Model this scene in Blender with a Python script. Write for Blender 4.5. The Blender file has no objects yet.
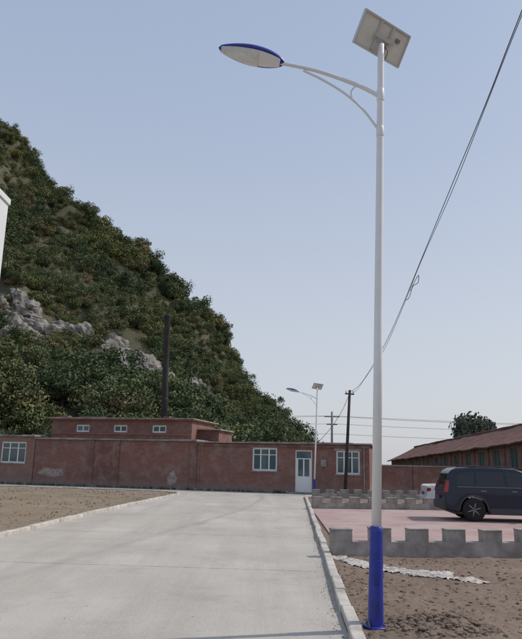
import bpy, bmesh, math, random
from mathutils import Vector, Matrix, noise
random.seed(7)
S=bpy.context.scene
COL=S.collection
R=math.radians

# ---------------------------------------------------------------- materials
def newmat(name):
    m=bpy.data.materials.new(name); m.use_nodes=True
    nt=m.node_tree; b=nt.nodes['Principled BSDF']
    return m,nt,b
def N(nt,t,**k):
    n=nt.nodes.new(t)
    for a,v in k.items(): setattr(n,a,v)
    return n
def coords(nt,scale=(1,1,1)):
    tc=N(nt,'ShaderNodeTexCoord'); mp=N(nt,'ShaderNodeMapping')
    mp.inputs['Scale'].default_value=scale
    nt.links.new(tc.outputs['Object'],mp.inputs['Vector']); return mp.outputs['Vector']
def noise_n(nt,vec,scale,detail=6,rough=.6):
    n=N(nt,'ShaderNodeTexNoise'); n.inputs['Scale'].default_value=scale
    n.inputs['Detail'].default_value=detail; n.inputs['Roughness'].default_value=rough
    nt.links.new(vec,n.inputs['Vector']); return n.outputs['Fac']
def ramp(nt,fac,stops):
    r=N(nt,'ShaderNodeValToRGB'); e=r.color_ramp.elements
    while len(e)<len(stops): e.new(.5)
    for i,(p,c) in enumerate(stops):
        e[i].position=p; e[i].color=(*c,1) if len(c)==3 else c
    nt.links.new(fac,r.inputs['Fac']); return r.outputs['Color']
def mix(nt,fac,a,b,mode='MIX'):
    m=N(nt,'ShaderNodeMix',data_type='RGBA',blend_type=mode)
    for s,v in ((0,fac),(6,a),(7,b)):
        if isinstance(v,(int,float)): m.inputs[s].default_value=v
        elif isinstance(v,tuple): m.inputs[s].default_value=(*v,1)
        else: nt.links.new(v,m.inputs[s])
    return m.outputs[2]
def bump(nt,b,h,strength=.4,dist=.02):
    n=N(nt,'ShaderNodeBump'); n.inputs['Strength'].default_value=strength; n.inputs['Distance'].default_value=dist
    nt.links.new(h,n.inputs['Height']); nt.links.new(n.outputs['Normal'],b.inputs['Normal'])
def simple(name,c,rough=.6,metal=0,var=.15,scale=3,bs=0,coat=0):
    m,nt,b=newmat(name)
    v=coords(nt); f=noise_n(nt,v,scale)
    lo=tuple(x*(1-var) for x in c); hi=tuple(min(1,x*(1+var)) for x in c)
    nt.links.new(ramp(nt,f,[(.3,lo),(.7,hi)]),b.inputs['Base Color'])
    b.inputs['Roughness'].default_value=rough; b.inputs['Metallic'].default_value=metal
    b.inputs['Coat Weight'].default_value=coat
    if bs: bump(nt,b,noise_n(nt,v,scale*8),bs,.02)
    return m
def brickmat(name,c1,c2,mortar,grime=(.16,.12,.105),gs=.5,pl=.5):
    m,nt,b=newmat(name)
    tc=N(nt,'ShaderNodeTexCoord'); sx=N(nt,'ShaderNodeSeparateXYZ'); cx=N(nt,'ShaderNodeCombineXYZ')
    add=N(nt,'ShaderNodeMath',operation='ADD')
    nt.links.new(tc.outputs['Object'],sx.inputs[0]); nt.links.new(sx.outputs[0],add.inputs[0]); nt.links.new(sx.outputs[1],add.inputs[1])
    nt.links.new(add.outputs[0],cx.inputs[0]); nt.links.new(sx.outputs[2],cx.inputs[1])
    br=N(nt,'ShaderNodeTexBrick'); br.inputs['Scale'].default_value=1
    br.inputs['Brick Width'].default_value=.25; br.inputs['Row Height'].default_value=.075; br.inputs['Mortar Size'].default_value=.009
    br.inputs['Color1'].default_value=(*c1,1); br.inputs['Color2'].default_value=(*c2,1); br.inputs['Mortar'].default_value=(*mortar,1)
    nt.links.new(cx.outputs[0],br.inputs['Vector'])
    f=noise_n(nt,tc.outputs['Object'],.7,8,.65)
    g=ramp(nt,f,[(.42,(0,0,0)),(.68,(gs,gs,gs))])
    col=mix(nt,g,br.outputs['Color'],grime)
    f2=noise_n(nt,tc.outputs['Object'],1.4,9,.72)
    g2=ramp(nt,f2,[(.47,(0,0,0)),(.66,(pl,pl,pl))])
    col=mix(nt,g2,col,(.34,.25,.22))
    ad=N(nt,'ShaderNodeMath',operation='ADD'); nt.links.new(f2,ad.inputs[0]); nt.links.new(sx.outputs[2],ad.inputs[1])
    g3=ramp(nt,ad.outputs[0],[(.6,(pl,pl,pl)),(1.0,(0,0,0))])
    col=mix(nt,g3,col,(.30,.26,.235))
    nt.links.new(col,b.inputs['Base Color']); b.inputs['Roughness'].default_value=.9
    bump(nt,b,br.outputs['Fac'],-.3,.01)
    return m

M={}
M['white_paint']=simple('white_paint',(.78,.79,.8),.4,var=.04)
M['blue_paint']=simple('blue_paint',(.018,.032,.27),.4,var=.35,scale=6)
M['steel']=simple('steel_bolts',(.3,.3,.3),.4,.8)
M['panel_back']=simple('panel_back',(.7,.68,.63),.5,var=.08,scale=6)
M['alu']=simple('aluminium_frame',(.58,.58,.57),.4,.3,var=.05)
M['lamp_glass']=simple('lamp_glass',(.66,.69,.7),.12,var=.15,coat=.5,scale=9)
M['cable']=simple('black_cable',(.03,.03,.03),.6)
M['dark_metal']=simple('dark_pipe',(.03,.025,.023),.8,0,var=.5,scale=1.5,bs=.2)
M['pvc']=simple('window_frame_white',(.76,.77,.77),.4,var=.04)
M['conc_trim']=simple('concrete_trim',(.27,.24,.225),.9,var=.4,scale=2,bs=.3)
M['plaster']=simple('plaster',(.32,.265,.24),.9,var=.35,scale=5,bs=.2)
M['orange_trim']=simple('orange_trim',(.33,.13,.08),.8,var=.25,scale=2)
M['white_wall']=simple('white_wall_tiles',(.66,.68,.68),.6,var=.06,scale=1)
M['brick']=brickmat('red_brick',(.245,.095,.07),(.185,.068,.052),(.24,.165,.145),gs=.6)
M['brick_dark']=brickmat('dark_red_brick',(.19,.065,.05),(.145,.05,.04),(.18,.125,.11))
M['brick_orange']=brickmat('orange_brick',(.26,.13,.10),(.21,.1,.08),(.25,.2,.17),gs=.4)

def glass(name,c=(.03,.04,.05),sp=.7):
    m,nt,b=newmat(name); b.inputs['Base Color'].default_value=(*c,1)
    b.inputs['Roughness'].default_value=.06; b.inputs['Specular IOR Level'].default_value=sp
    v=coords(nt); bump(nt,b,noise_n(nt,v,1.3,2),.08,.02)
    return m
M['glass']=glass('window_glass',(.055,.10,.11))
M['car_glass']=glass('car_glass',(.004,.005,.006),.75)
M['solar_cell']=glass('solar_cells',(.01,.015,.06))

m,nt,b=newmat('concrete_road'); v=coords(nt)
a=noise_n(nt,v,.35,8,.62); c=ramp(nt,a,[(.32,(.35,.32,.28)),(.5,(.455,.425,.38)),(.68,(.54,.51,.465))])
st=noise_n(nt,coords(nt,(1.3,.10,1)),.9,9,.7); c=mix(nt,ramp(nt,st,[(.44,(0,0,0)),(.64,(.75,.75,.75))]),c,(.32,.285,.245))
bl=noise_n(nt,v,.8,10,.78); c=mix(nt,ramp(nt,bl,[(.53,(0,0,0)),(.66,(.6,.6,.6))]),c,(.26,.225,.19))
bs_=noise_n(nt,coords(nt,(1,.6,1)),.23,8,.7); c=mix(nt,ramp(nt,bs_,[(.55,(0,0,0)),(.62,(.5,.5,.5))]),c,(.29,.26,.225))
b2=noise_n(nt,v,2.7,10,.75); c=mix(nt,ramp(nt,b2,[(.6,(0,0,0)),(.72,(.5,.5,.5))]),c,(.58,.55,.5))
fine=noise_n(nt,v,38,5,.75); c=mix(nt,.4,c,ramp(nt,fine,[(.3,(.24,.22,.195)),(.5,(.44,.41,.37)),(.7,(.6,.565,.52))]))
nt.links.new(c,b.inputs['Base Color']); b.inputs['Roughness'].default_value=.9; b.inputs['Specular IOR Level'].default_value=.25
bump(nt,b,fine,.4,.006); M['road']=m
def soil(name,c0,c1,c2,green=None):
    m,nt,b=newmat(name); v=coords(nt)
    a=noise_n(nt,v,.5,9,.65); c=ramp(nt,a,[(.3,c0),(.5,c1),(.72,c2)])
    f=noise_n(nt,v,14,6,.75); c=mix(nt,.5,c,ramp(nt,f,[(.3,tuple(x*.5 for x in c0)),(.7,c2)]))
    if green:
        g=noise_n(nt,coords(nt,(1,1,1)),.9,8,.7); c=mix(nt,ramp(nt,g,[(.5,(0,0,0)),(.66,(.7,.7,.7))]),c,green)
    nt.links.new(c,b.inputs['Base Color']); b.inputs['Roughness'].default_value=1
    b.inputs['Specular IOR Level'].default_value=.1
    bump(nt,b,f,.8,.025); return m
M['soil']=soil('brown_soil',(.155,.115,.085),(.235,.175,.135),(.32,.25,.20))
M['soil_left']=soil('dry_soil',(.2,.155,.115),(.28,.22,.165),(.36,.29,.225),(.19,.17,.11))
M['ground']=soil('ground_earth',(.12,.1,.07),(.18,.15,.1),(.22,.19,.14),(.09,.1,.04))
M['kerb']=simple('kerb_concrete',(.46,.43,.39),.85,var=.35,scale=2.5,bs=.3)
M['merlon']=simple('grey_cement',(.30,.275,.255),.9,var=.4,scale=3,bs=.4)
m,nt,b=newmat('pink_pavers'); v=coords(nt)
br=N(nt,'ShaderNodeTexBrick'); br.inputs['Scale'].default_value=1; br.inputs['Brick Width'].default_value=.24; br.inputs['Row Height'].default_value=.12; br.inputs['Mortar Size'].default_value=.008
br.inputs['Color1'].default_value=(.42,.25,.235,1); br.inputs['Color2'].default_value=(.32,.2,.19,1); br.inputs['Mortar'].default_value=(.28,.22,.2,1)
nt.links.new(v,br.inputs['Vector']); a=noise_n(nt,v,.7,9,.7)
c=mix(nt,ramp(nt,a,[(.38,(0,0,0)),(.58,(.9,.9,.9))]),br.outputs['Color'],(.42,.325,.295))
nt.links.new(c,b.inputs['Base Color']); b.inputs['Roughness'].default_value=.9; M['paver']=m
m,nt,b=newmat('red_roof_tiles'); v=coords(nt)
wv=N(nt,'ShaderNodeTexWave',wave_type='BANDS',bands_direction='Y'); wv.inputs['Scale'].default_value=1.3; wv.inputs['Distortion'].default_value=.3; nt.links.new(v,wv.inputs['Vector'])
a=noise_n(nt,v,.9,9,.75); c=ramp(nt,a,[(.35,(.08,.045,.04)),(.5,(.17,.08,.065)),(.66,(.25,.14,.115))])
c=mix(nt,.3,c,ramp(nt,wv.outputs['Fac'],[(0,(.06,.03,.03)),(1,(.2,.1,.085))]))
nt.links.new(c,b.inputs['Base Color']); b.inputs['Roughness'].default_value=.95; bump(nt,b,wv.outputs['Fac'],.6,.05); M['tiles']=m
m,nt,b=newmat('spilled_lime'); v=coords(nt); a=noise_n(nt,v,9,8,.75)
nt.links.new(ramp(nt,a,[(.36,(.22,.17,.14)),(.5,(.48,.44,.4)),(.68,(.68,.66,.63))]),b.inputs['Base Color']); b.inputs['Roughness'].default_value=1; bump(nt,b,a,.8,.03); M['lime']=m

# ---------------------------------------------------------------- mesh helpers
def obj(name,verts,faces,mat,parent=None,smooth=False,bevel=0):
    me=bpy.data.meshes.new(name); me.from_pydata([tuple(v) for v in verts],[],faces); me.update()
    me.materials.append(mat)
    if smooth: me.polygons.foreach_set('use_smooth',[True]*len(me.polygons))
    o=bpy.data.objects.new(name,me); COL.objects.link(o)
    if parent: o.parent=parent
    if bevel:
        b=o.modifiers.new('b','BEVEL'); b.width=bevel; b.segments=2; b.limit_method='ANGLE'
    return o
def empty(name,loc=(0,0,0),rot=(0,0,0),sc=1):
    e=bpy.data.objects.new(name,None); e.empty_display_size=.2; COL.objects.link(e)
    e.location=loc; e.rotation_euler=rot; e.scale=(sc,)*3; return e
BF=[(0,3,2,1),(4,5,6,7),(0,1,5,4),(1,2,6,5),(2,3,7,6),(3,0,4,7)]
def boxv(x0,x1,y0,y1,z0,z1): return [(x0,y0,z0),(x1,y0,z0),(x1,y1,z0),(x0,y1,z0),(x0,y0,z1),(x1,y0,z1),(x1,y1,z1),(x0,y1,z1)]
def boxes(name,lst,mat,parent=None,bevel=0):
    V=[];F=[]
    for b in lst:
        n=len(V); V+=boxv(*b); F+=[tuple(i+n for i in f) for f in BF]
    return obj(name,V,F,mat,parent,bevel=bevel)
def lathe(name,prof,mat,parent=None,seg=24,smooth=True):
    V=[];F=[]
    for r,z in prof:
        for i in range(seg):
            a=2*math.pi*i/seg; V.append((r*math.cos(a),r*math.sin(a),z))
    for j in range(len(prof)-1):
        for i in range(seg):
            k=(i+1)%seg; F.append((j*seg+i,j*seg+k,(j+1)*seg+k,(j+1)*seg+i))
    F.append(tuple(range(seg))[::-1]); F.append(tuple((len(prof)-1)*seg+i for i in range(seg)))
    return obj(name,V,F,mat,parent,smooth)
def tube(name,pts,r,mat,parent=None,seg=10,smoothpath=True):
    P=[Vector(p) for p in pts]
    if smoothpath and len(P)>2:
        Q=[]
        for i in range(len(P)-1):
            p0=P[max(i-1,0)];p1=P[i];p2=P[i+1];p3=P[min(i+2,len(P)-1)]
            for k in range(6):
                t=k/6; Q.append(.5*((2*p1)+(p2-p0)*t+(2*p0-5*p1+4*p2-p3)*t*t+(3*p1-p0-3*p2+p3)*t**3))
        Q.append(P[-1]); P=Q
    n=len(P); V=[];F=[]
    for i,p in enumerate(P):
        d=(P[min(i+1,n-1)]-P[max(i-1,0)]).normalized()
        up=Vector((0,0,1)) if abs(d.z)<.9 else Vector((0,1,0))
        s=d.cross(up).normalized(); u=s.cross(d).normalized()
        ri=r if not isinstance(r,(list,tuple)) else r[0]+(r[1]-r[0])*i/(n-1)
        for k in range(seg):
            a=2*math.pi*k/seg; V.append(p+s*(ri*math.cos(a))+u*(ri*math.sin(a)))
    for i in range(n-1):
        for k in range(seg):
            l=(k+1)%seg; F.append((i*seg+k,i*seg+l,(i+1)*seg+l,(i+1)*seg+k))
    F.append(tuple(range(seg))[::-1]); F.append(tuple((n-1)*seg+k for k in range(seg)))
    return obj(name,V,F,mat,parent,True)
def lerp(a,b,t): return a+(b-a)*t
def interp(tab,x):
    if x<=tab[0][0]: return tab[0][1]
    for (a,b),(c,d) in zip(tab,tab[1:]):
        if x<=c: return lerp(b,d,(x-a)/(c-a))
    return tab[-1][1]
def fbm(x,y,s=1,o=5,z=0):
    return noise.fractal(Vector((x*s,y*s,z)),1.0,2.0,o)

# ---------------------------------------------------------------- ground, roads
g=obj('ground',[(-2500,-400,-.05),(2500,-400,-.05),(2500,4500,-.05),(-2500,4500,-.05)],[(0,1,2,3)],M['ground'])
KR=[(.6,-4),(.75,2),(.86,5.5),(.93,7.2),(1.0,8.64),(1.18,11.62),(1.35,14.9),(1.8,23),(2.2,30.5),(2.35,33.6),(2.7,34.8),(3.6,35.4),(6.4,35.0)]
KL=[(-5.35,-4),(-5.3,8),(-5.23,13.95),(-4.94,20.1),(-4.25,29),(-3.85,33.2),(-3.95,34.6),(-4.7,35.5),(-8,36.4),(-15,38.1),(-28,41.2)]
road=[(x,y,.004) for x,y in KR]+[(7,36.5,.004),(7,39,.004),(-28,47,.004)]+[(x,y,.004) for x,y in KL[::-1]]
obj('concrete_road',road,[tuple(range(len(road)))],M['road'])
kxR=[(y,x) for x,y in KR[:9]]; kxL=[(y,x) for x,y in KL[:6]]
V=[];F=[]
def strip(pts,w):
    n=len(V)
    for i,(x,y) in enumerate(pts):
        p=Vector(pts[max(i-1,0)]);q=Vector(pts[min(i+1,len(pts)-1)]); d=(q-p).normalized()
        ww=w*(.4+1.2*random.random())
        V.append((x-d.y*ww/2,y+d.x*ww/2,.008)); V.append((x+d.y*ww/2,y-d.x*ww/2,.008))
    for i in range(len(pts)-1): F.append((n+2*i,n+2*i+1,n+2*i+3,n+2*i+2))
for yy in [1.5,6.2,10.9,15.6,20.3,25.0,29.7]:
    a=interp(kxL,yy);b_=interp(kxR,yy); strip([(lerp(a,b_,i/90),yy-.35*i/90+random.uniform(-.007,.007)) for i in range(91)],.012)
obj('road_joints',V,F,simple('joint_dirt',(.30,.265,.22),.95,var=.5,scale=2.5))

def kerb(name,poly,side,w=.13,h=.09,L=.98):
    pts=[Vector(p) for p in poly]; d=[0]
    for a,b in zip(pts,pts[1:]): d.append(d[-1]+(b-a).length)
    def at(s):
        for i in range(len(pts)-1):
            if s<=d[i+1]: return pts[i].lerp(pts[i+1],(s-d[i])/(d[i+1]-d[i]))
        return pts[-1]
    V=[];F=[]; s=0
    while s<d[-1]-.3:
        a=at(s); b=at(min(s+L,d[-1])); t=(b-a).normalized(); nrm=Vector((t.y,-t.x))*side
        j=random.uniform(-.01,.01); hh=h+random.uniform(-.012,.012); n=len(V)
        for z in (-.1,hh):
            for p in (a+nrm*j,b-t*.008+nrm*j,b-t*.008+nrm*(w+j),a+nrm*(w+j)): V.append((p.x,p.y,z))
        F+= [tuple(i+n for i in f) for f in BF]; s+=L
    o=obj(name,V,F,M['kerb'],bevel=.016); bm=bmesh.new(); bm.from_mesh(o.data); bmesh.ops.recalc_face_normals(bm,faces=bm.faces); bm.to_mesh(o.data); return o
kerb('road_kerb',KR,1); kerb('road_kerb',KL,-1)

def grid(name,fn,nu,nv,mat,smooth=True):
    V=[fn(i/nu,j/nv) for j in range(nv+1) for i in range(nu+1)]
    F=[(j*(nu+1)+i,j*(nu+1)+i+1,(j+1)*(nu+1)+i+1,(j+1)*(nu+1)+i) for j in range(nv) for i in range(nu)]
    return obj(name,V,F,mat,smooth=smooth)
kxR2=[(y,x) for x,y in KR[:11]]
PX,PY=1.21,6.98
def soil_z(X,Y):
    if Y>12.3: return .0+.008*fbm(X,Y,1.3)
    z=.03+.04*fbm(X,Y,1.3)+.022*fbm(X,Y,6)
    d=math.hypot(X-1.85,(Y-6.95)*1.3)
    if d<.7: z+=.12*(1-d/.7)**1.0*(1+.6*fbm(X,Y,9))
    d=math.hypot(X-PX,Y-PY)
    if d<.25: z=lerp(.035,z,d/.25)
    return z
def right_fn(u,v):
    Y=-4+38.3*v**1.3; X=interp(kxR2,Y)+.1+26*u**2.2
    z=soil_z(X,Y)
    if u==0: z=.03
    return (X,Y,z)
grid('soil_verge',right_fn,180,360,M['soil'])
far=[(-28,41.2),(-15,38.1),(-8,36.4),(-4.7,35.5),(-3.9,34.5)]
def left_fn(u,v):
    off=30*u**1.6; X0=-3.9-off; Ye=interp(far,X0)-.08
    Y=lerp(-4,Ye,v); X=interp(kxL,Y)-.1-off
    z=.05+.03*fbm(X,Y,.9)+.02*fbm(X,Y,4)
    if u==0 or v==1: z=.04
    return (X,Y,z)
grid('dirt_lot',left_fn,130,200,M['soil_left'])
pv=[(1.62,12.45),(20,15.2),(20,27.2),(2.02,24.75)]
V=[(x,y,.034) for x,y in pv]+[(x,y,-.05) for x,y in pv]
obj('parking_pavement',V,[(0,1,2,3),(0,4,5,1),(1,5,6,2),(2,6,7,3),(3,7,4,0)],M['paver'])

def scatter_lumps(name,n,fn,smin,smax,mat,sub=1,pw=3,flat=(.4,.8)):
    V=[];F=[]
    ico=bmesh.new(); bmesh.ops.create_icosphere(ico,subdivisions=sub,radius=1)
    iv=[v.co.copy() for v in ico.verts]; iff=[[v.index for v in f.verts] for f in ico.faces]; ico.free()
    for _ in range(n):
        x,y,z=fn(); s=lerp(smin,smax,random.random()**pw); k=len(V)
        sc=Vector((s*random.uniform(.7,1.3),s*random.uniform(.7,1.3),s*random.uniform(*flat))); ph=random.uniform(0,50)
        for v in iv:
            q=1+.45*noise.noise(v*1.7+Vector((ph,0,0))) if sub>1 else random.uniform(.75,1.2)
            V.append((x+v.x*sc.x*q,y+v.y*sc.y*q,z+v.z*sc.z*q))
        F+=[[i+k for i in f] for f in iff]
    return obj(name,V,F,mat)
def rp2():
    while True:
        p=right_fn(random.random()**.8*.55,random.uniform(.28,.56))
        if p[1]<12.1 and math.hypot(p[0]-PX,p[1]-PY)>.14: return p
scatter_lumps('soil_clods',7000,rp2,.004,.038,M['soil'],pw=4)
scatter_lumps('pale_pebbles',500,rp2,.005,.024,simple('pale_pebble',(.36,.32,.27),.9,var=.4,scale=8))
def heap():
    a=random.uniform(0,6.28); r=random.random()**.6*.6; x=1.85+r*math.cos(a);y=6.95+r*math.sin(a)*.75
    return (x,y,soil_z(x,y))
scatter_lumps('soil_heap_clods',700,heap,.006,.045,M['soil'],pw=2.2)
def lp(): return left_fn(random.random()**.8,random.random()**.5)
scatter_lumps('lot_clods',4200,lp,.012,.06,M['soil_left'])
M['litter']=simple('dead_leaves',(.12,.08,.05),.9,var=.6,scale=3)
def flakes(name,n,fn,s0,s1,mat):
    V=[];F=[]
    for _ in range(n):
        x,y,z=fn(); s=random.uniform(s0,s1); a=random.uniform(0,6.28); k=len(V)
        c,d=math.cos(a)*s,math.sin(a)*s; h=lambda:z+.008+random.uniform(0,s*.5)
        V+=[(x-c,y-d,h()),(x+d*.5,y-c*.5,h()),(x+c,y+d,h()),(x-d*.5,y+c*.5,h())]; F.append((k,k+1,k+2,k+3))
    return obj(name,V,F,mat)
flakes('leaf_litter',900,rp2,.01,.03,M['litter'])
def roadp():
    Y=random.uniform(5.5,26); X=interp(kxR,Y)
    X-= .03+abs(random.gauss(0,.07)) if random.random()<.9 else random.uniform(0,5)
    return (X,Y,.006)
scatter_lumps('road_grit',1100,roadp,.002,.010,M['soil_left'])
flakes('road_leaves',50,roadp,.008,.02,M['litter'])
def tufts(name,n,fn,h,mat):
    V=[];F=[]
    for _ in range(n):
        x,y,z=fn()
        for b in range(7):
            a=random.uniform(0,6.28);l=h*random.uniform(.4,1.1);t=random.uniform(.2,.9);k=len(V)
            w=.012; dx,dy=math.cos(a),math.sin(a)
            V+=[(x-dy*w,y+dx*w,z-.01),(x+dy*w,y-dx*w,z-.01),(x+dx*l*t,y+dy*l*t,z+l)]; F.append((k,k+1,k+2))
    return obj(name,V,F,mat)
M['drygrass']=simple('dry_grass',(.19,.165,.09),.9,var=.5,scale=1.2)
M['weed']=simple('weeds',(.10,.12,.05),.9,var=.5,scale=1.2)
def lp2():
    while True:
        p=lp()
        if fbm(p[0],p[1],.35)>.05: return p
tufts('lot_grass',900,lp2,.07,M['drygrass'])
path=[(1.40,11.95),(1.65,11.3),(1.98,10.8),(2.5,10.3),(3.05,9.85),(3.2,9.76)]
def limegrid():
    V=[];F=[]; nx,ny=150,120; x0,x1,y0,y1=1.2,3.6,9.4,12.1
    def mask(x,y):
        d=9
        for (a,b),(c,e) in zip(path,path[1:]):
            p=Vector((x,y));A=Vector((a,b));B_=Vector((c,e)); t=max(0,min(1,(p-A).dot(B_-A)/(B_-A).length_squared)); d=min(d,(p-A.lerp(B_,t)).length)
        return .2-d+.2*fbm(x,y,2.6)+.07*fbm(x,y,11)
    G={}
    for j in range(ny+1):
        for i in range(nx+1):
            x=lerp(x0,x1,i/nx);y=lerp(y0,y1,j/ny); m_=mask(x,y)
            if m_>-.01: G[(i,j)]=len(V); V.append((x,y,soil_z(x,y)+min(.022,.007+m_*.2)*(1+.5*fbm(x,y,14))))
    for j in range(ny):
        for i in range(nx):
            ks=[(i,j),(i+1,j),(i+1,j+1),(i,j+1)]
            if all(k in G for k in ks): F.append(tuple(G[k] for k in ks))
    obj('spilled_lime',V,F,M['lime'],smooth=True)
limegrid()

# ---------------------------------------------------------------- crenellated low walls
def cren(name,p,q,h0=.27,h1=.5,period=.72,t=.2):
    p=Vector(p);q=Vector(q);L=(q-p).length; ang=math.atan2(q.y-p.y,q.x-p.x)
    e=empty(name,(p.x,p.y,0),(0,0,ang))
    boxes('wall_base',[(0,L,0,t,-.05,h0)],M['merlon'],e,.01)
    bl=[];cp=[];x=0
    while x<L-.2:
        w=.39+random.uniform(-.02,.02); dz=random.uniform(-.014,.014); bl.append((x+.003,min(x+w,L),.003,t-.003,h0,h1-.03+dz)); cp.append((x-.008,min(x+w,L)+.008,-.012,t+.012,h1-.03+dz,h1+dz)); x+=period
    boxes('merlons',bl,M['merlon'],e); boxes('merlon_caps',cp,M['merlon'],e,.012)
    return e
cren('crenellated_wall',(1.36,12.2),(20,14.9))
cren('crenellated_wall',(2.05,24.8),(17,26.9),.26,.46)
cren('crenellated_wall',(2.75,33.2),(16,35.2),.22,.42)

# ---------------------------------------------------------------- street lamps
def street_lamp(loc,sc,lean=1.5):
    e=empty('street_lamp',loc,(0,R(lean),0),sc)
    lathe('base_sleeve',[(.084,0),(.081,.03),(.067,.94),(.067,.985),(.056,.99)],M['blue_paint'],e)
    lathe('flange',[(.13,0),(.13,.022),(.09,.024)],M['blue_paint'],e)
    boxes('access_door',[(-.035,.035,-.083,-.05,.42,.66)],M['blue_paint'],e,.004)
    for i in range(4):
        a=R(45+90*i); o=lathe('bolt_%d'%i,[(.014,.02),(.014,.05),(.006,.052),(.006,.075)],M['steel'],e,6,False); o.location=(.11*math.cos(a),.11*math.sin(a),0)
    lathe('pole',[(.052,.985),(.047,3),(.039,6.55),(.039,6.72)],M['white_paint'],e)
    lathe('pole_collar',[(.043,5.47),(.047,5.48),(.047,5.59),(.043,5.60)],M['white_paint'],e)
    lathe('arm_collar',[(.042,5.94),(.046,5.95),(.046,6.09),(.042,6.10)],M['white_paint'],e)
    tube('arm',[(0,0,6.0),(-.18,0,6.10),(-.374,0,6.18),(-.744,0,6.305),(-1.0,0,6.36),(-1.26,0,6.40)],[.028,.022],M['white_paint'],e)
    tube('arm_brace',[(0,0,5.53),(-.09,0,5.66),(-.22,0,5.83),(-.43,0,6.02),(-.70,0,6.19),(-.95,0,6.31)],.015,M['white_paint'],e)
    tube('brace_strut',[(-.30,0,6.14),(-.36,0,6.05),(-.34,0,5.95)],.01,M['white_paint'],e)
    H=empty('lamp_head',(-1.19,0,6.40)); H.parent=e; H.rotation_euler=(R(-22),R(12),0)
    L=.84; n=26
    def hw(t): return .022+.115*math.sin(math.pi*min(1,t**.85))**.75 if 0<t<1 else .022
    def top(t): return .022+.085*math.sin(math.pi*t**.8)**.8 if 0<t<1 else .02
    def bot(t): return .02+.035*math.sin(math.pi*t**.9)**.6 if 0<t<1 else .02
    def shell(name,sgn,hf,mat,t0,t1,grow=0,k0=0,k1=16):
        V=[];F=[];m_=16
        for i in range(n+1):
            t=lerp(t0,t1,i/n); w=hw(t)+grow; h=hf(t)+grow
            if t>.97: w*=max(.25,(1-t)/.03); h*=max(.25,(1-t)/.03)
            for k in range(k0,k1+1):
                a=math.pi*k/m_; V.append((-L*t,w*math.cos(a),sgn*h*math.sin(a)))
        c=k1-k0+1
        for i in range(n):
            for k in range(c-1): F.append((i*c+k,i*c+k+1,(i+1)*c+k+1,(i+1)*c+k))
        return obj(name,V,F,mat,H,True)
    shell('head_top',1,top,M['blue_paint'],0,1)
    shell('head_rim',-1,bot,M['blue_paint'],0,1)
    shell('head_underside',-1,bot,M['white_paint'],.06,.93,.003,4,13)
    shell('head_lens',-1,lambda t:bot(t)+.02*math.sin(math.pi*min(1,max(0,(t-.35)/.6))),M['lamp_glass'],.38,.95,.006,3,13)
    P=empty('solar_panel'); P.parent=e
    al=R(36.7); ta=R(59)
    lx=Vector((math.cos(al),math.sin(al),0)); ly=Vector((math.sin(al)*math.cos(ta),-math.cos(al)*math.cos(ta),math.sin(ta))); lz=lx.cross(ly)
    Mx=Matrix((lx,ly,lz)).transposed().to_4x4(); P.matrix_local=Matrix.Translation((.02,.03,6.82))@Mx
    sg=-1 if lz.y<0 else 1
    a,b=.405,.205
    def zz(z0,z1): return (min(sg*z0,sg*z1),max(sg*z0,sg*z1))
    boxes('panel_frame',[(-a,a,-b,-b+.022,-.02,.02),(-a,a,b-.022,b,-.02,.02),(-a,-a+.022,-b+.022,b-.022,-.02,.02),(a-.022,a,-b+.022,b-.022,-.02,.02)],M['alu'],P)
    boxes('panel_backsheet',[(-a+.022,a-.022,-b+.022,b-.022,*zz(-.004,.010))],M['panel_back'],P)
    boxes('panel_cells',[(-a+.024,a-.024,-b+.024,b-.024,*zz(.0105,.016))],M['solar_cell'],P)
    boxes('panel_brackets',[(-.13,-.10,-b+.03,b-.03,*zz(-.035,-.005)),(.08,.11,-b+.03,b-.03,*zz(-.035,-.005)),(-.16,.16,-.02,.02,*zz(-.07,-.036))],M['alu'],P)
    boxes('junction_box',[(.2,.26,.05,.09,*zz(-.03,-.005))],M['steel'],P)
    tube('panel_cable',[(.02,.05,6.75),(.08,-.02,6.62),(.045,-.03,6.5)],.005,M['cable'],e)
    return e
street_lamp((PX,PY,.03),.978)
street_lamp((3.06,36.0,.0),.86)

# ---------------------------------------------------------------- brick house (long, facing camera)
def wall_panel(name,x0,x1,z0,z1,opens,mat,parent,y=0,rev=.14):
    xs=sorted({x0,x1}|{o[0] for o in opens}|{o[1] for o in opens}); zs=sorted({z0,z1}|{o[2] for o in opens}|{o[3] for o in opens})
    V=[];F=[]
    def q(*p): n=len(V); V.extend(p); F.append((n,n+1,n+2,n+3))
    for a,b in zip(xs,xs[1:]):
        for c,d in zip(zs,zs[1:]):
            mx,mz=(a+b)/2,(c+d)/2
            if any(o[0]<mx<o[1] and o[2]<mz<o[3] for o in opens): continue
            q((a,y,c),(b,y,c),(b,y,d),(a,y,d))
    for (a,b,c,d) in opens:
        q((a,y,c),(a,y+rev,c),(a,y+rev,d),(a,y,d)); q((b,y,c),(b,y,d),(b,y+rev,d),(b,y+rev,c))
        q((a,y,d),(a,y+rev,d),(b,y+rev,d),(b,y,d)); q((a,y,c),(b,y,c),(b,y+rev,c),(a,y+rev,c))
    return obj(name,V,F,mat,parent)
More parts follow.
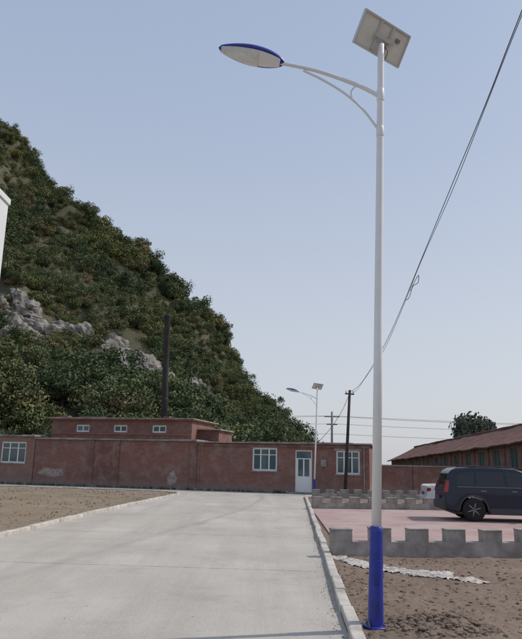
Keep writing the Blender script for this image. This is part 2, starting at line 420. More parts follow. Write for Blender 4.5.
def window(name,o,parent,y=0,nx=2,trans=.7,fw=.05,sill=True,frame=None):
    a,b,c,d=o; fr=frame or M['pvc']; yy=y+.07
    L=[(a,a+fw,yy,yy+.05,c,d),(b-fw,b,yy,yy+.05,c,d),(a+fw,b-fw,yy,yy+.05,c,c+fw),(a+fw,b-fw,yy,yy+.05,d-fw,d)]
    for i in range(1,nx):
        x=lerp(a,b,i/nx); L.append((x-fw*.4,x+fw*.4,yy+.002,yy+.048,c+fw,d-fw))
    if trans:
        z=lerp(c,d,trans); L.append((a+fw,b-fw,yy+.004,yy+.046,z-.02,z+.02))
    boxes(name+'_frame',L,fr,parent)
    boxes(name+'_glass',[(a+.01,b-.01,yy+.02,yy+.03,c+.01,d-.01)],M['glass'],parent)
    if sill: boxes(name+'_sill',[(a-.06,b+.06,y-.05,y+.06,c-.07,c-.002)],M['conc_trim'],parent)
H=empty('brick_house',(6.2,36.9,0),(0,0,R(-13.9)))
o1=(-1.86,-.53,1.12,2.42); od=(-4.19,-3.22,.08,2.4); o2=(-6.72,-5.25,1.2,2.5)
wall_panel('front_wall',-9.9,0,0,2.72,[o1,od,o2],M['brick'],H)
o3=(-23.3,-21.5,1.3,2.62)
wall_panel('front_wall_left',-20.9,-9.9,0,2.80,[],M['brick'],H,y=-.02)
wall_panel('front_wall_end',-34,-20.9,0,2.95,[o3,(-28.3,-26.5,1.3,2.62)],M['brick_orange'],H,y=-.06)
window('window_1',o1,H,nx=3,fw=.09); window('window_2',o2,H,nx=3,fw=.09); window('window_3',o3,H,y=-.06,nx=3,fw=.09); window('window_4',(-28.3,-26.5,1.3,2.62),H,y=-.06,nx=3)
boxes('core_walls',[(-33.9,-.02,.2,.3,0,2.7),(-.24,-.004,0.004,7,0,2.70),(-34,-33.8,.2,7,0,2.7),(-33.8,-.24,6.8,7,0,2.7)],M['brick'],H)
boxes('pilasters',[(x-.22,x+.22,-.09,-.021,0,2.78) for x in (-17.0,-15.3,-10.3)],M['brick_dark'],H)
boxes('dark_panel',[(-16.78,-15.52,-.05,-.0215,0,2.74)],M['brick_dark'],H)
sl_=[]; x=-34
while x<.1:
    w_=random.uniform(2.2,4); x2=min(x+w_,.15); dz=random.uniform(-.02,.02); zt=3.05 if x<-20.9 else (2.9 if x<-10.1 else 2.83)
    if x<-20.9<x2: x2=-20.9
    if x<-10.1<x2: x2=-10.1
    sl_.append((x+.01,x2-.01,-.17+random.uniform(-.03,.02),7.1,zt-.1+.003,zt+dz)); x=x2
boxes('roof_slab',sl_,M['conc_trim'],H,.012)
boxes('eave_brick_course',[(-9.9,.05,-.08,-.002,2.55,2.70)],M['brick_dark'],H)
boxes('plinth',[(-33.9,-4.25,-.12,-.062,0,.14),(-3.15,.02,-.05,-.002,0,.14)],M['conc_trim'],H)
a,b_,c,d=od
boxes('door_frame',[(a,a+.06,.05,.1,c,d),(b_-.06,b_,.05,.1,c,d),(a+.06,b_-.06,.05,.1,d-.06,d),(a+.06,b_-.06,.052,.098,1.9,1.95)],M['pvc'],H)
boxes('door_leaf',[(a+.06,b_-.06,.06,.09,c,.95),(a+.06,a+.16,.062,.088,.95,1.9),(b_-.16,b_-.06,.062,.088,.95,1.9),((a+b_)/2-.04,(a+b_)/2+.04,.061,.089,.95,1.9)],M['pvc'],H)
boxes('door_glass',[(a+.06,b_-.06,.07,.08,.95,d-.06)],M['glass'],H)
boxes('door_step',[(a-.3,b_+.3,-.6,-.125,0,.08)],M['conc_trim'],H)
boxes('lintels',[(x0-.12,x1+.12,-.012,-.002,z,z+.12) for x0,x1,z in ((-1.86,-.53,2.42),(-6.72,-5.25,2.5))],M['plaster'],H)
boxes('meter_box',[(-2.7,-2.4,-.14,-.002,1.5,1.9)],M['conc_trim'],H,.01)
boxes('downpipe',[(-.32,-.26,-.10,-.04,.1,2.7)],M['conc_trim'],H,.01)
def patch(name,cx,cz,rx,rz,y):
    n=90; V=[(cx,y,cz)]
    for i in range(n):
        a=2*math.pi*i/n; k=1+.35*fbm(math.cos(a)*1.3+cx,math.sin(a)*1.3,1.6,z=cz)+.12*fbm(math.cos(a)*8,math.sin(a)*8,1,z=cx)
        V.append((cx+rx*k*math.cos(a),y,cz+rz*k*math.sin(a)))
    obj(name,V,[(0,1+i,1+(i+1)%n) for i in range(n)],M['plaster'],H)
patch('plaster_patch_1',-19.6,.8,.8,.26,-.0235); patch('plaster_patch_2',-11.6,.6,.3,.4,-.0235)
y1=1.4
ops=[(-18.95,-18.0,3.35,3.82),(-16.3,-15.35,3.35,3.82),(-13.65,-12.7,3.35,3.82)]
wall_panel('upper_wall',-20.7,-11.0,2.85,4.1,ops,M['brick'],H,y=y1)
for i,o in enumerate(ops): window('upper_window_%d'%i,o,H,y=y1,nx=2,trans=0,sill=False,fw=.09)
boxes('upper_core',[(-20.7,-11.0,y1+.2,y1+.3,2.85,4.08),(-11.2,-11.003,y1+.002,6,2.85,4.09),(-20.7,-20.5,y1+.002,6,2.85,4.09)],M['brick'],H)
boxes('upper_roof',[(-20.9,-16.2,y1-.35,6.3,4.17,4.265),(-16.18,-10.8,y1-.33,6.3,4.172,4.25)],M['conc_trim'],H,.01)
boxes('upper_eave',[(-20.82,-10.88,y1-.2,6.2,4.101,4.17)],M['orange_trim'],H)
boxes('upper_sill_course',[(-20.7,-11.0,y1-.05,y1-.003,3.2,3.27)],M['orange_trim'],H)
boxes('parapet_bits',[(-20.3,-19.6,y1,y1+.5,4.27,4.4),(-18.9,-17.2,y1+.2,y1+.6,4.27,4.36),(-13.1,-12.7,y1+.4,y1+.8,4.255,4.42)],M['brick_dark'],H)
boxes('stair_wall',[(-11.0,-9.6,y1+1.2,5.5,2.85,3.6)],M['brick_dark'],H)
boxes('stair_roof',[(-10.98,-9.45,y1+1.0,5.6,3.602,3.68)],M['conc_trim'],H)
ch=empty('chimney_pipe',(-6.2,43.6,0),(0,R(-1.2),0))
lathe('flue',[(.22,2.8),(.205,7),(.2,11.3),(.215,11.32),(.215,11.42),(.2,11.43)],M['dark_metal'],ch)
lathe('flue_joint_a',[(.213,5.6),(.223,5.62),(.223,5.7),(.213,5.72)],M['dark_metal'],ch); lathe('flue_joint_b',[(.208,8.6),(.218,8.62),(.218,8.7),(.208,8.72)],M['dark_metal'],ch)
def rub():
    a=random.uniform(0,6.28); r=random.random()**.6; return (4.2+1.0*r*math.cos(a),35.9+.3*r*math.sin(a),.02+.22*(1-r))
scatter_lumps('rubble_pile',130,rub,.03,.15,simple('rubble',(.2,.15,.13),.95,var=.5,scale=2))
def wallfoot():
    s=random.uniform(0,30); s=s if not 3.0<s<4.4 else 5; return (6.2-.97*s-.24*.2*random.random()*3-.05,36.9+.24*s-.15-random.random()*.25,.0)
tufts('wall_foot_weeds',520,wallfoot,.2,M['weed'])

W=empty('boundary_wall',(6.35,39.0,0),(0,0,R(18)))
boxes('brickwork',[(0,12.2,0,.25,0,1.62)],M['brick'],W); boxes('coping',[(-.02,12.22,-.04,.29,1.622,1.7)],M['conc_trim'],W)
boxes('piers',[(x,x+.4,-.06,-.002,0,1.6) for x in (0.1,3.1,6.1,9.1)],M['brick_dark'],W)

# ---------------------------------------------------------------- long tiled brick building (right)
B=empty('tiled_brick_building')
def sl(y): return .0235*(90-y)
def quad(name,pts,mat): return obj(name,pts,[tuple(range(len(pts)))],mat,B)
X0,X1,XR=18.1,24.7,21.4; YA,YB=34,90
V=[];F=[]
def q(*p):
    n=len(V); V.extend(p); F.append((n,n+1,n+2,n+3))
wn=[]
y=36
while y<88: wn.append((y,y+1.5)); y+=3.4
prev=YA
for a_,b2 in wn+[(YB,YB)]:
    q((X0,prev,-1),(X0,a_,-1),(X0,a_,2.45+sl(a_)),(X0,prev,2.45+sl(prev)))
    if b2>a_:
        zb=.5+sl(a_); zt=2.0+sl(a_)
        q((X0,a_,-1),(X0,b2,-1),(X0,b2,zb),(X0,a_,zb)); q((X0,a_,zt),(X0,b2,zt),(X0,b2,2.45+sl(b2)),(X0,a_,2.45+sl(a_)))
        q((X0,a_,zb),(X0+.15,a_,zb),(X0+.15,a_,zt),(X0,a_,zt)); q((X0,b2,zb),(X0,b2,zt),(X0+.15,b2,zt),(X0+.15,b2,zb))
        q((X0,a_,zb),(X0,b2,zb),(X0+.15,b2,zb),(X0+.15,a_,zb)); q((X0,a_,zt),(X0+.15,a_,zt),(X0+.15,b2,zt),(X0,b2,zt))
    prev=b2
obj('long_wall',V,F,M['brick_orange'],B)
fr=[];gl=[]
for a_,b2 in wn:
    zb=.5+sl(a_); zt=2.0+sl(a_)
    gl.append((X0+.10,X0+.12,a_,b2,zb,zt)); fr+=[(X0+.07,X0+.13,a_,a_+.06,zb,zt),(X0+.07,X0+.13,b2-.06,b2,zb,zt),(X0+.07,X0+.13,(a_+b2)/2-.03,(a_+b2)/2+.03,zb,zt),(X0+.071,X0+.129,a_+.06,b2-.06,zb,zb+.06)]
boxes('window_glass',gl,M['glass'],B); boxes('window_frames',fr,simple('old_green_frame',(.25,.28,.25),.7),B)
boxes('piers',[(X0-.1,X0-.002,y_-.25,y_+.25,-1,2.2+sl(y_)) for y_ in [a_[0]-.95 for a_ in wn]],M['brick'],B)
for nm,Y in (('gable_near',YA),('gable_far',YB)):
    quad(nm,[(X0,Y,-1),(X1,Y,-1),(X1,Y,2.45+sl(Y)),(XR,Y,4.05+sl(Y)),(X0,Y,2.45+sl(Y))],M['brick_orange'])
quad('back_wall',[(X1,YA,-1),(X1,YB,-1),(X1,YB,2.45+sl(YB)),(X1,YA,2.45+sl(YA))],M['brick_orange'])
def roof(name,xa,za,xb,zb):
    ny=220; V=[];F=[]
    for j in range(ny+1):
        Y=lerp(YA-.4,YB+.4,j/ny); wob=.1*fbm(Y,xa,.35)
        for k in range(5):
            t=k/4; V.append((lerp(xa,xb,t),Y,lerp(za,zb,t)+sl(Y)+wob-.06*math.sin(math.pi*t)+(.03*(j%2))))
    for j in range(ny):
        for k in range(4): F.append((j*5+k,j*5+k+1,(j+1)*5+k+1,(j+1)*5+k))
    o=obj(name,V,F,M['tiles'],B); s=o.modifiers.new('s','SOLIDIFY'); s.thickness=.1; return o
roof('roof_front',X0-.55,2.35,XR,4.25); roof('roof_back',X1+.55,2.35,XR+.01,4.25)
ridge=[(XR,lerp(YA-.4,YB+.4,j/90),4.28+sl(lerp(YA-.4,YB+.4,j/90))+.05*fbm(j,0,.3)) for j in range(91)]
tube('ridge_tiles',ridge,.13,M['tiles'],B,8,False)

# ---------------------------------------------------------------- white building at left edge
WB=empty('white_building')
boxes('body',[(-24,-10.45,6,25,0,11.7)],M['white_wall'],WB)
boxes('parapet',[(-24.1,-10.38,5.9,25.05,11.702,11.95)],M['white_wall'],WB,.01)
fr=[];gl=[]
for zf in (1.0,4.6,8.2):
    for yy in (7.5,11,14.5,18,21.5):
        gl.append((-10.446,-10.43,yy,yy+2.6,zf,zf+1.9))
        fr+=[(-10.446,-10.39,yy-.06,yy,zf-.06,zf+1.96),(-10.446,-10.39,yy+2.6,yy+2.66,zf-.06,zf+1.96),(-10.446,-10.39,yy,yy+2.6,zf-.06,zf),(-10.446,-10.39,yy,yy+2.6,zf+1.9,zf+1.96),(-10.43,-10.395,yy+1.28,yy+1.33,zf,zf+1.9)]
boxes('windows',gl,M['glass'],WB); boxes('window_frames',fr,M['pvc'],WB)
boxes('floor_bands',[(-10.446,-10.36,6,24.98,z,z+.22) for z in (3.6,7.2)],simple('grey_band',(.35,.4,.45),.6),WB)

# ---------------------------------------------------------------- utility poles and wires
M['wood']=simple('weathered_pole',(.04,.035,.03),.9,var=.4,scale=2)
M['concpole']=simple('concrete_pole',(.24,.23,.22),.85)
U=empty('utility_pole',(4.72,36.05,0),(0,R(3),0))
lathe('pole',[(.10,0),(.085,3),(.07,5.7)],M['wood'],U,12)
boxes('insulator_bracket',[(-.25,.25,-.03,.03,5.45,5.52)],M['wood'],U)
for i,x in enumerate((-.2,.2)): lathe('insulator_%d'%i,[(.02,5.52),(.045,5.54),(.03,5.6),(.045,5.64),(.015,5.68)],M['white_paint'],U,10).location=(x,0,0)
U2=empty('utility_pole',(4.25,3.5,0))
lathe('pole',[(.16,0),(.11,10.9)],M['concpole'],U2,16); boxes('crossarm',[(-.6,.6,-.05,.05,10.3,10.4)],M['steel'],U2)
wp=[(5.02,36.05,5.6),(4.98,33.5,5.5),(4.95,30.6,5.62),(4.88,25.5,6.2),(4.82,22,6.85),(4.74,18.5,7.65),(4.64,15,8.4),(4.56,12.2,8.98),(4.48,10,9.5),(4.35,6.5,10.2),(4.25,3.5,10.4)]
WR=empty('overhead_wire')
tube('wire_a',wp,.010,M['cable'],WR,6)
wp2=[(x+.03*math.sin(i*2.3),y,z-.06-.06*math.sin(i*1.7)**2) for i,(x,y,z) in enumerate(wp)]
tube('wire_b',wp2,.008,M['cable'],WR,6)
tube('wire_tie',[(4.77,20.2,7.25),(4.74,19.9,7.05),(4.70,19.5,7.12),(4.76,19.0,7.3),(4.84,19.4,7.18),(4.8,19.9,7.2),(4.78,20.4,6.95),(4.76,20.9,7.0)],.010,M['cable'],WR,6)
tube('wire_drop',[(5.0,35.9,5.55),(4.6,35.9,4.6),(4.0,36.4,3.6),(3.3,37.5,2.75)],.012,M['cable'],WR,6)
U3=empty('utility_pole',(6.7,60,0)); lathe('pole',[(.13,0),(.09,6.4)],M['concpole'],U3,12); boxes('crossarm',[(-.7,.7,-.04,.04,5.9,5.98),(-.5,.5,-.04,.04,5.2,5.28)],M['wood'],U3)
U4=empty('utility_pole',(46,66,0)); lathe('pole',[(.16,0),(.11,7.4)],M['concpole'],U4,12); boxes('crossarm',[(-.05,.05,-.9,.9,7.0,7.1)],M['wood'],U4)
W2=empty('distant_power_lines')
for i,(z,dy) in enumerate(((5.95,-.4),(6.05,.3),(5.3,0),(4.4,.1))):
    tube('line_%d'%i,[(6.7,60+dy,z),(16,61.5,z-.15),(27,63,z-.1),(46,66,z+1.0)],.014,M['cable'],W2,5)
    tube('line_l_%d'%i,[(6.7,60+dy,z),(0,60,z-.2),(-6,59,z-.1)],.012,M['cable'],W2,5)

# ---------------------------------------------------------------- vehicles
def car(name,loc,ang,sc,paint,outline,wheels,wr,halfw,glasspolys,tailpoly,zroof=1.65,inset=.2):
    e=empty(name,loc,(0,0,ang),sc)
    zb=.93
    def w(z): return halfw if z<=zb else halfw-(z-zb)*inset/(zroof-zb)
    up,bottom=outline
    full=up+bottom
    V=[];F=[];n=len(full)
    for x,z in full: V.append((x,-w(z),z))
    for x,z in full: V.append((x,w(z),z))
    for i in range(n):
        k=(i+1)%n; F.append((i,k,n+k,n+i))
    i0=[i for i,p in enumerate(full) if abs(p[1]-zb)<1e-6]; a0,a1=i0[0],i0[-1]
    upper=list(range(a0,a1+1)); lower=list(range(a1,n))+list(range(0,a0+1))
    F.append(tuple(upper)[::-1]); F.append(tuple(lower)[::-1]); F.append(tuple(i+n for i in upper)); F.append(tuple(i+n for i in lower))
    o=obj('body',V,F,paint,e)
    bm=bmesh.new(); bm.from_mesh(o.data); bmesh.ops.recalc_face_normals(bm,faces=bm.faces); bm.to_mesh(o.data); bm.free()
    md=o.modifiers.new('b','BEVEL'); md.width=.06; md.segments=4; md.limit_method='ANGLE'; md.angle_limit=R(25)
    o.data.polygons.foreach_set('use_smooth',[True]*len(o.data.polygons))
    o.modifiers.new('w','WEIGHTED_NORMAL')
    for s in (-1,1):
        for i,poly in enumerate(glasspolys):
            obj('side_glass_%d'%i,[(x,s*(w(z)+.006),z) for x,z in poly],[tuple(range(len(poly)))],M['car_glass'],e)
    for s in (-1,1):
        for i,x in enumerate(wheels):
            y=s*(halfw-.1)
            T=lathe('tyre_%d'%i,[(wr*.66,-.1),(wr*.93,-.11),(wr,-.08),(wr,.08),(wr*.93,.11),(wr*.66,.1)],M['tyre'],e,32); T.rotation_euler=(R(90),0,0); T.location=(x,y,wr)
            RM=lathe('rim_%d'%i,[(wr*.64,.0),(wr*.64,.095),(wr*.6,.1),(wr*.57,.05),(wr*.1,.04)],M['rimdark'],e,32); RM.rotation_euler=(R(90) if s<0 else R(-90),0,0); RM.location=(x,y,wr)
            for k in range(6):
                a=2*math.pi*k/6+.3
                p0=(x,y+s*.085,wr); p1=(x+math.cos(a)*wr*.6,y+s*.095,wr+math.sin(a)*wr*.6)
                tube('spoke_%d_%d'%(i,k),[p0,p1],[.03,.02],M['rim'],e,8,False)
            A=[];AF=[];m_=16
            for k in range(m_+1):
                a=math.pi*k/m_
                A.append((x+math.cos(a)*(wr+.065),s*(halfw+.008),wr+math.sin(a)*(wr+.065))); A.append((x+math.cos(a)*(wr+.12),s*(halfw+.008),wr+math.sin(a)*(wr+.12)))
            for k in range(m_): AF.append((2*k,2*k+1,2*k+3,2*k+2))
            obj('arch_trim_%d'%i,A,AF,M['cladding'],e)
        V=[];n=len(tailpoly)
        for gy in (.012,-.13):
            for x,z in tailpoly: V.append((x,s*(w(z)+gy),z))
        F=[tuple(range(n)),tuple(range(n,2*n))[::-1]]+[(i,(i+1)%n,n+(i+1)%n,n+i) for i in range(n)]
        o=obj('tail_light',V,F,M['tail'],e,bevel=.008); bm=bmesh.new(); bm.from_mesh(o.data); bmesh.ops.recalc_face_normals(bm,faces=bm.faces); bm.to_mesh(o.data); bm.free()
    return e,w
M['tyre']=simple('tyre_rubber',(.015,.015,.015),.85); M['rim']=simple('alloy_rim',(.22,.22,.23),.45,.5,var=.05); M['rimdark']=simple('wheel_dark',(.03,.03,.03),.6)
M['cladding']=simple('grey_cladding',(.05,.05,.055),.75); M['tail']=simple('tail_light_red',(.3,.015,.02),.25,coat=.4)
M['suv']=simple('dark_blue_car_paint',(.010,.014,.032),.35,.0,var=.1,coat=.3); M['suv'].node_tree.nodes['Principled BSDF'].inputs['Specular IOR Level'].default_value=.35
M['carwhite']=simple('white_car_paint',(.7,.7,.7),.3,var=.04,coat=.5)
def arch(cx,r,z0,wr):
    P=[]
    for k in range(9):
        a=math.pi*k/8; P.append((cx+r*math.cos(a),max(z0,wr+r*math.sin(a)) if 0<k<8 else z0))
    return P
wr=.36
up=[(0.0,.62),(.02,.93),(.06,1.10),(.18,1.46),(.26,1.58),(.42,1.65),(.9,1.69),(1.6,1.70),(2.3,1.66),(2.6,1.56),(3.2,1.12),(3.32,1.06),(4.1,.93),(4.36,.82),(4.46,.55)]
bt=[(4.44,.32),(4.2,.25)]+arch(3.62,.44,.25,wr)+arch(.92,.44,.25,wr)+[(.3,.3),(.02,.36)]
gp=[[(.40,1.14),(.95,1.10),(.98,1.52),(.60,1.51),(.45,1.40)],[(1.03,1.10),(1.92,1.09),(1.90,1.54),(1.05,1.53)],[(2.0,1.09),(3.0,1.07),(2.55,1.46),(2.40,1.54),(1.99,1.54)]]
c_,w_=car('parked_car',(5.78,21.3,.034),R(-5),.95,M['suv'],(up,bt),(.92,3.62),wr,.89,gp,[(-.008,.88),(.012,.94),(.05,1.10),(.10,1.26),(.18,1.24),(.15,1.0),(.11,.89)],zroof=1.7)
rw=boxes('rear_window',[(-.004,.0,-.56,.56,0,.36)],M['car_glass'],c_); rw.location=(.060,0,1.12); rw.rotation_euler=(0,R(18.4),0)
boxes('roof_rails',[(.7,2.2,-.63,-.6,1.69,1.735),(.7,2.2,.6,.63,1.69,1.735)],M['cladding'],c_,.01)
boxes('bumper_cladding',[(-.05,.10,-.86,.86,.34,.60)],M['cladding'],c_,.03)
boxes('sill_cladding',[(1.42,3.12,-.905,-.88,.24,.42),(1.42,3.12,.88,.905,.24,.42)],M['cladding'],c_,.01)
boxes('belt_trim',[(.42,3.0,-.868,-.84,1.055,1.075),(.42,3.0,.84,.868,1.055,1.075)],M['rim'],c_,.004)
boxes('door_handles',[(1.15,1.33,-.915,-.885,.93,.96),(2.1,2.28,-.915,-.885,.93,.96)],M['rim'],c_,.008)
boxes('door_seams',[(1.0,1.008,-.893,-.887,.45,.93),(1.955,1.963,-.893,-.887,.3,.93),(3.05,3.058,-.893,-.887,.45,.93)],M['cable'],c_)
boxes('wing_mirrors',[(2.85,3.0,-1.08,-.88,1.06,1.22),(2.85,3.0,.88,1.08,1.06,1.22)],M['suv'],c_,.03)
boxes('number_plate',[(-.062,-.052,-.22,.22,.66,.78)],M['blue_paint'],c_)
boxes('head_lights',[(4.15,4.38,-.86,-.6,.68,.84),(4.15,4.38,.6,.86,.68,.84)],M['lamp_glass'],c_,.03)
boxes('floor_pan',[(.3,4.2,-.8,.8,.22,.3)],M['cable'],c_)
wr2=.31
up=[(0,.6),(.03,.88),(.06,.93),(.12,.97),(.75,1.0),(1.25,1.36),(1.5,1.42),(2.3,1.42),(2.6,1.36),(3.3,.96),(3.4,.93),(4.2,.8),(4.4,.68),(4.48,.5)]
bt=[(4.45,.28),(4.2,.22)]+arch(3.6,.38,.22,wr2)+arch(.95,.38,.22,wr2)+[(.3,.24),(.02,.3)]
gp=[[(1.0,1.0),(1.9,1.0),(1.9,1.33),(1.4,1.33)],[(1.98,1.0),(3.05,.98),(2.5,1.32),(1.98,1.33)]]
d_,_w=car('parked_car',(6.85,27.6,.0),R(-4),.95,M['carwhite'],(up,bt),(.95,3.6),wr2,.86,gp,[(-.01,.70),(.02,.85),(.16,.84),(.16,.73)],zroof=1.42)
boxes('floor_pan',[(.3,4.2,-.75,.75,.2,.27)],M['cable'],d_)
boxes('rear_bumper',[(-.04,.1,-.82,.82,.3,.5)],M['carwhite'],d_,.03); boxes('number_plate',[(-.055,-.041,-.22,.22,.56,.68)],M['blue_paint'],d_)

# ---------------------------------------------------------------- hill
HX=[(-200,110),(-120,101),(-75,84),(-62,75),(-56,72),(-51,67),(-47.7,62),(-42,54.5),(-36,49),(-30,43.5),(-23.5,38),(-17,33.5),(-12.7,29.5),(-8,23),(-4,17),(3.2,9.3),(8.2,3.2),(13,.3),(20,-2)]
def hill_z(X,Y):
    t=(Y-52)/78
    if t<0: g=0
    elif t<1: g=t**.92
    else: g=max(0,1-((t-1)*.55)**1.3)
    p=interp(HX,X+4*fbm(X,Y,.035)*min(1,max(0,t)))
    z=p*g
    k=min(1,max(0,z/12))
    z+=k*(4.2*fbm(X,Y,.05)+1.6*fbm(X,Y,.16,z=3)-1.5*abs(fbm(X*.8+Y*.15,Y*.25,.09,3,z=5)))
    return z-.3
def hill_fn(u,v):
    X=lerp(-170,22,u); Y=lerp(48,230,v); return (X,Y,hill_z(X,Y))
OUT=[(-8.5,88,8,6),(-14,80,6,5),(-20,88,6,5),(-30,84,5,6),(-2.0,84,4,4)]
def rockm(X,Y):
    return max(1-math.hypot((X-a)/c,(Y-b)/d) for a,b,c,d in OUT)+1.2*fbm(X,Y,.17,4,z=7.7)
m,nt,b=newmat('hillside'); v=coords(nt)
a=noise_n(nt,v,.12,9,.7); c=ramp(nt,a,[(.3,(.09,.095,.05)),(.5,(.14,.135,.075)),(.62,(.19,.17,.105)),(.75,(.25,.22,.16))])
nt.links.new(c,b.inputs['Base Color']); b.inputs['Roughness'].default_value=1; bump(nt,b,noise_n(nt,v,.6,10,.8),1,.8)
M['hill']=m
grid('hill',hill_fn,190,170,M['hill'])
def leafmat(name,c,far=True):
    m,nt,b=newmat(name)
    oi=N(nt,'ShaderNodeObjectInfo'); v=coords(nt); f=noise_n(nt,v,2.2,4,.7)
    col=ramp(nt,f,[(.3,tuple(x*.62 for x in c)),(.7,tuple(x*1.35 for x in c))])
    r=ramp(nt,oi.outputs['Random'],[(0,(.62,.72,.62)),(.35,(.95,.98,.95)),(.7,(1.0,.98,.9)),(1,(1.0,.92,.78))])
    col=mix(nt,1.0,col,r,'MULTIPLY')
    if far:
        zn=noise_n(nt,oi.outputs['Location'],.06,5,.6)
        r2=ramp(nt,zn,[(.36,(.58,.68,.64)),(.5,(.88,.88,.86)),(.6,(1.0,.92,.78))])
        col=mix(nt,1.0,col,r2,'MULTIPLY')
    nt.links.new(col,b.inputs['Base Color']); b.inputs['Roughness'].default_value=.85; b.inputs['Specular IOR Level'].default_value=.15
    return m
LM=[leafmat('leaf_green',(.165,.195,.10)),leafmat('leaf_dark',(.105,.135,.075)),leafmat('leaf_olive',(.24,.235,.12)),leafmat('leaf_dry',(.27,.225,.135))]  # leaf colours lightened and slightly greyed to stand in for air haze
M['bark']=simple('bark',(.07,.055,.04),.95)
def crown_mesh(name,mat,lobes,per,leaf,trunk=True,flat=.8,seed=0):
    rnd=random.Random(seed); V=[];F=[];MI=[]
    for _ in range(lobes):
        a=rnd.uniform(0,6.28); r=rnd.uniform(.1,.72); c=Vector((r*math.cos(a),r*math.sin(a),rnd.uniform(.35,1.25)*flat+.1)); lr=rnd.uniform(.22,.46)
        for _ in range(per):
            d=Vector((rnd.gauss(0,1),rnd.gauss(0,1),rnd.gauss(0,1))).normalized(); rr=lr*rnd.uniform(.55,1.12)
            p=c+Vector((d.x*rr,d.y*rr,d.z*rr*.85)); nrm=(d+Vector((rnd.gauss(0,.5),rnd.gauss(0,.5),rnd.gauss(0,.5)))).normalized()
            t=nrm.orthogonal().normalized(); t=Matrix.Rotation(rnd.uniform(0,6.28),3,nrm)@t; s=nrm.cross(t); l=leaf*rnd.uniform(.6,1.5)
            k=len(V); V+=[p-t*l,p+s*l*.6,p+t*l*1.1,p-s*l*.65]; F.append((k,k+1,k+2,k+3)); MI.append(0)
    if trunk:
        def seg(p,q,r0,r1):
            d=(q-p).normalized(); t=d.orthogonal().normalized(); s=d.cross(t); k=len(V)
            for P_,rr in ((p,r0),(q,r1)):
                for i in range(6):
                    a=i*math.pi/3; V.append(P_+t*math.cos(a)*rr+s*math.sin(a)*rr)
            for i in range(6): F.append((k+i,k+(i+1)%6,k+6+(i+1)%6,k+6+i)); MI.append(1)
        top=Vector((.04,.02,.55)); seg(Vector((0,0,-.25)),top,.06,.04)
        for i in range(6):
            a=i*1.05+rnd.random(); seg(top-Vector((0,0,.1*rnd.random())),Vector((.5*math.cos(a),.5*math.sin(a),rnd.uniform(.7,1.1))),.03,.01)
    me=bpy.data.meshes.new(name); me.from_pydata(V,[],F); me.materials.append(mat); me.materials.append(M['bark'])
    me.polygons.foreach_set('material_index',MI); me.update(); return me
src=bpy.data.collections.new('hillside_foliage')
S.collection.children.link(src)
for i in range(8):
    mt=LM[[0,1,0,2,1,0,2,3][i]]
    me=crown_mesh('tree_mesh',mt,11,95,.052,True,[.9,1.1,.7,.75,1.25,.95,.6,.6][i],i)
    o=bpy.data.objects.new('hill_tree_source',me); src.objects.link(o)
bpy.context.view_layer.layer_collection.children['hillside_foliage'].exclude=True
pts=[];rad=[]
rnd=random.Random(3)
while len(pts)<4500:
    X=rnd.uniform(-90,14); Y=rnd.uniform(52,142); z=hill_z(X,Y)
    if z<.1 and Y>56: continue
    if X/Y>.085 or X/Y<-.58: continue
    rk_=rockm(X,Y)
    if rk_>.28 and rnd.random()<.88: continue
    if fbm(X,Y,.11,3,z=20)>.36 and rnd.random()<.72: continue
    big=1.0+1.9*max(0,fbm(X,Y,.05,3,z=2))
    s=rnd.uniform(.7,1.9)*big*(1.0 if rnd.random()>.06 else 1.5)
    if rnd.random()<.4: s*=.5
    if rk_>.1: s=min(s,1.2)
    if Y<66: s*=1.25
    s=min(s,3.1)
    pts.append((X,Y,z-.25*s)); rad.append(s)
me=bpy.data.meshes.new('hillside_trees'); me.from_pydata(pts,[],[]); at=me.attributes.new('sz','FLOAT','POINT'); at.data.foreach_set('value',rad)
ho=bpy.data.objects.new('hillside_trees',me); COL.objects.link(ho)
ng=bpy.data.node_groups.new('scatter','GeometryNodeTree'); ng.interface.new_socket('Geometry',in_out='INPUT',socket_type='NodeSocketGeometry'); ng.interface.new_socket('Geometry',in_out='OUTPUT',socket_type='NodeSocketGeometry')
gi=ng.nodes.new('NodeGroupInput'); go=ng.nodes.new('NodeGroupOutput'); ip=ng.nodes.new('GeometryNodeInstanceOnPoints'); ci=ng.nodes.new('GeometryNodeCollectionInfo')
ci.inputs['Collection'].default_value=src; ci.inputs['Separate Children'].default_value=True; ci.inputs['Reset Children'].default_value=True
ip.inputs['Pick Instance'].default_value=True
rv=ng.nodes.new('FunctionNodeRandomValue'); rv.data_type='FLOAT_VECTOR'; rv.inputs[0].default_value=(-.12,-.12,0); rv.inputs[1].default_value=(.12,.12,6.28)
na=ng.nodes.new('GeometryNodeInputNamedAttribute'); na.data_type='FLOAT'; na.inputs['Name'].default_value='sz'
L=ng.links; L.new(gi.outputs[0],ip.inputs['Points']); L.new(ci.outputs[0],ip.inputs['Instance']); L.new(rv.outputs[0],ip.inputs['Rotation']); L.new(na.outputs[0],ip.inputs['Scale']); L.new(ip.outputs[0],go.inputs[0])
md=ho.modifiers.new('scatter','NODES'); md.node_group=ng

M['rock']=simple('grey_rock',(.2,.185,.165),.95,var=.6,scale=.8,bs=1)
def rockp():
    while True:
        a,b,c,d=random.choice(OUT); X=a+random.uniform(-1,1)*c; Y=b+random.uniform(-1,1)*d; z=hill_z(X,Y)
        if z>2 and rockm(X,Y)>.26: return (X,Y,z-.2)
scatter_lumps('hill_rocks',560,rockp,.25,1.5,M['rock'],sub=3,pw=1.8,flat=(.6,1.3))

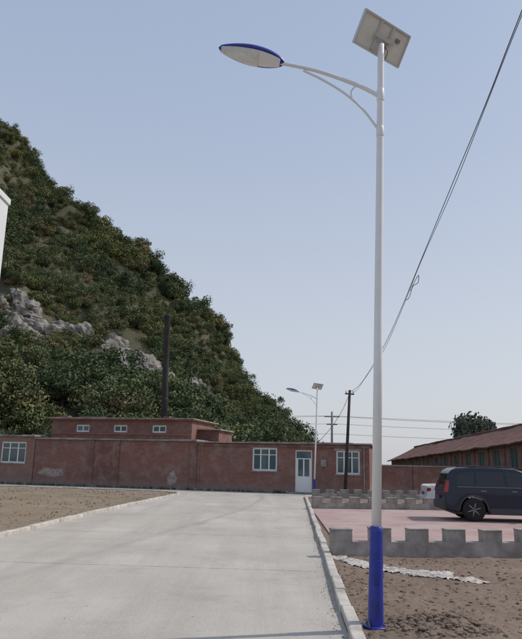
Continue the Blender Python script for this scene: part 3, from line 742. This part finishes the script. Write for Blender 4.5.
tm=crown_mesh('distant_tree',leafmat('leaf_far',(.11,.125,.10),False),34,210,.055,True,.75,99)
to=bpy.data.objects.new('tree',tm); COL.objects.link(to); to.location=(36,110,3.3); to.scale=(4.7,4.5,5.5)
# ---------------------------------------------------------------- light, world, camera
az=R(75.5); el=R(48)
sd=Vector((math.sin(az)*math.cos(el),math.cos(az)*math.cos(el),math.sin(el)))
sun=bpy.data.lights.new('sun','SUN'); sun.energy=2.7; sun.angle=R(1.2); sun.color=(1,.93,.84)
so=bpy.data.objects.new('sun',sun); COL.objects.link(so); so.rotation_euler=sd.to_track_quat('Z','Y').to_euler(); so.location=(0,0,60)
w=bpy.data.worlds.new('World'); S.world=w; w.use_nodes=True; nt=w.node_tree; bg=nt.nodes['Background']
sk=nt.nodes.new('ShaderNodeTexSky'); sk.sky_type='NISHITA'; sk.sun_disc=False; sk.sun_elevation=el; sk.sun_rotation=az; sk.air_density=1.0; sk.dust_density=3.0; sk.ozone_density=1.0; sk.altitude=50
tc=N(nt,'ShaderNodeTexCoord'); sp=N(nt,'ShaderNodeSeparateXYZ'); nt.links.new(tc.outputs['Generated'],sp.inputs[0])
hz=ramp(nt,sp.outputs[2],[(0.0,(.87,.895,.95)),(.2,(.78,.83,.93)),(.45,(.60,.70,.885)),(.8,(.45,.58,.83))])
sc=N(nt,'ShaderNodeVectorMath',operation='SCALE'); sc.inputs['Scale'].default_value=5; nt.links.new(hz,sc.inputs[0])
mx=mix(nt,.8,sk.outputs[0],sc.outputs[0])
nt.links.new(mx,bg.inputs['Color']); bg.inputs['Strength'].default_value=.15
cam=bpy.data.cameras.new('camera'); co=bpy.data.objects.new('camera',cam); COL.objects.link(co)
cam.sensor_fit='VERTICAL'; cam.sensor_height=36; cam.lens=650/639*36; cam.clip_end=8000; cam.clip_start=.05
th=R(12.5); ro=R(1.3)
co.matrix_world=Matrix.Translation((0,0,1.6))@Matrix.Rotation(R(90)+th,4,'X')@Matrix.Rotation(ro,4,'Z')
S.camera=co
S.view_settings.view_transform='Standard'; S.view_settings.look='None'; S.view_settings.exposure=0
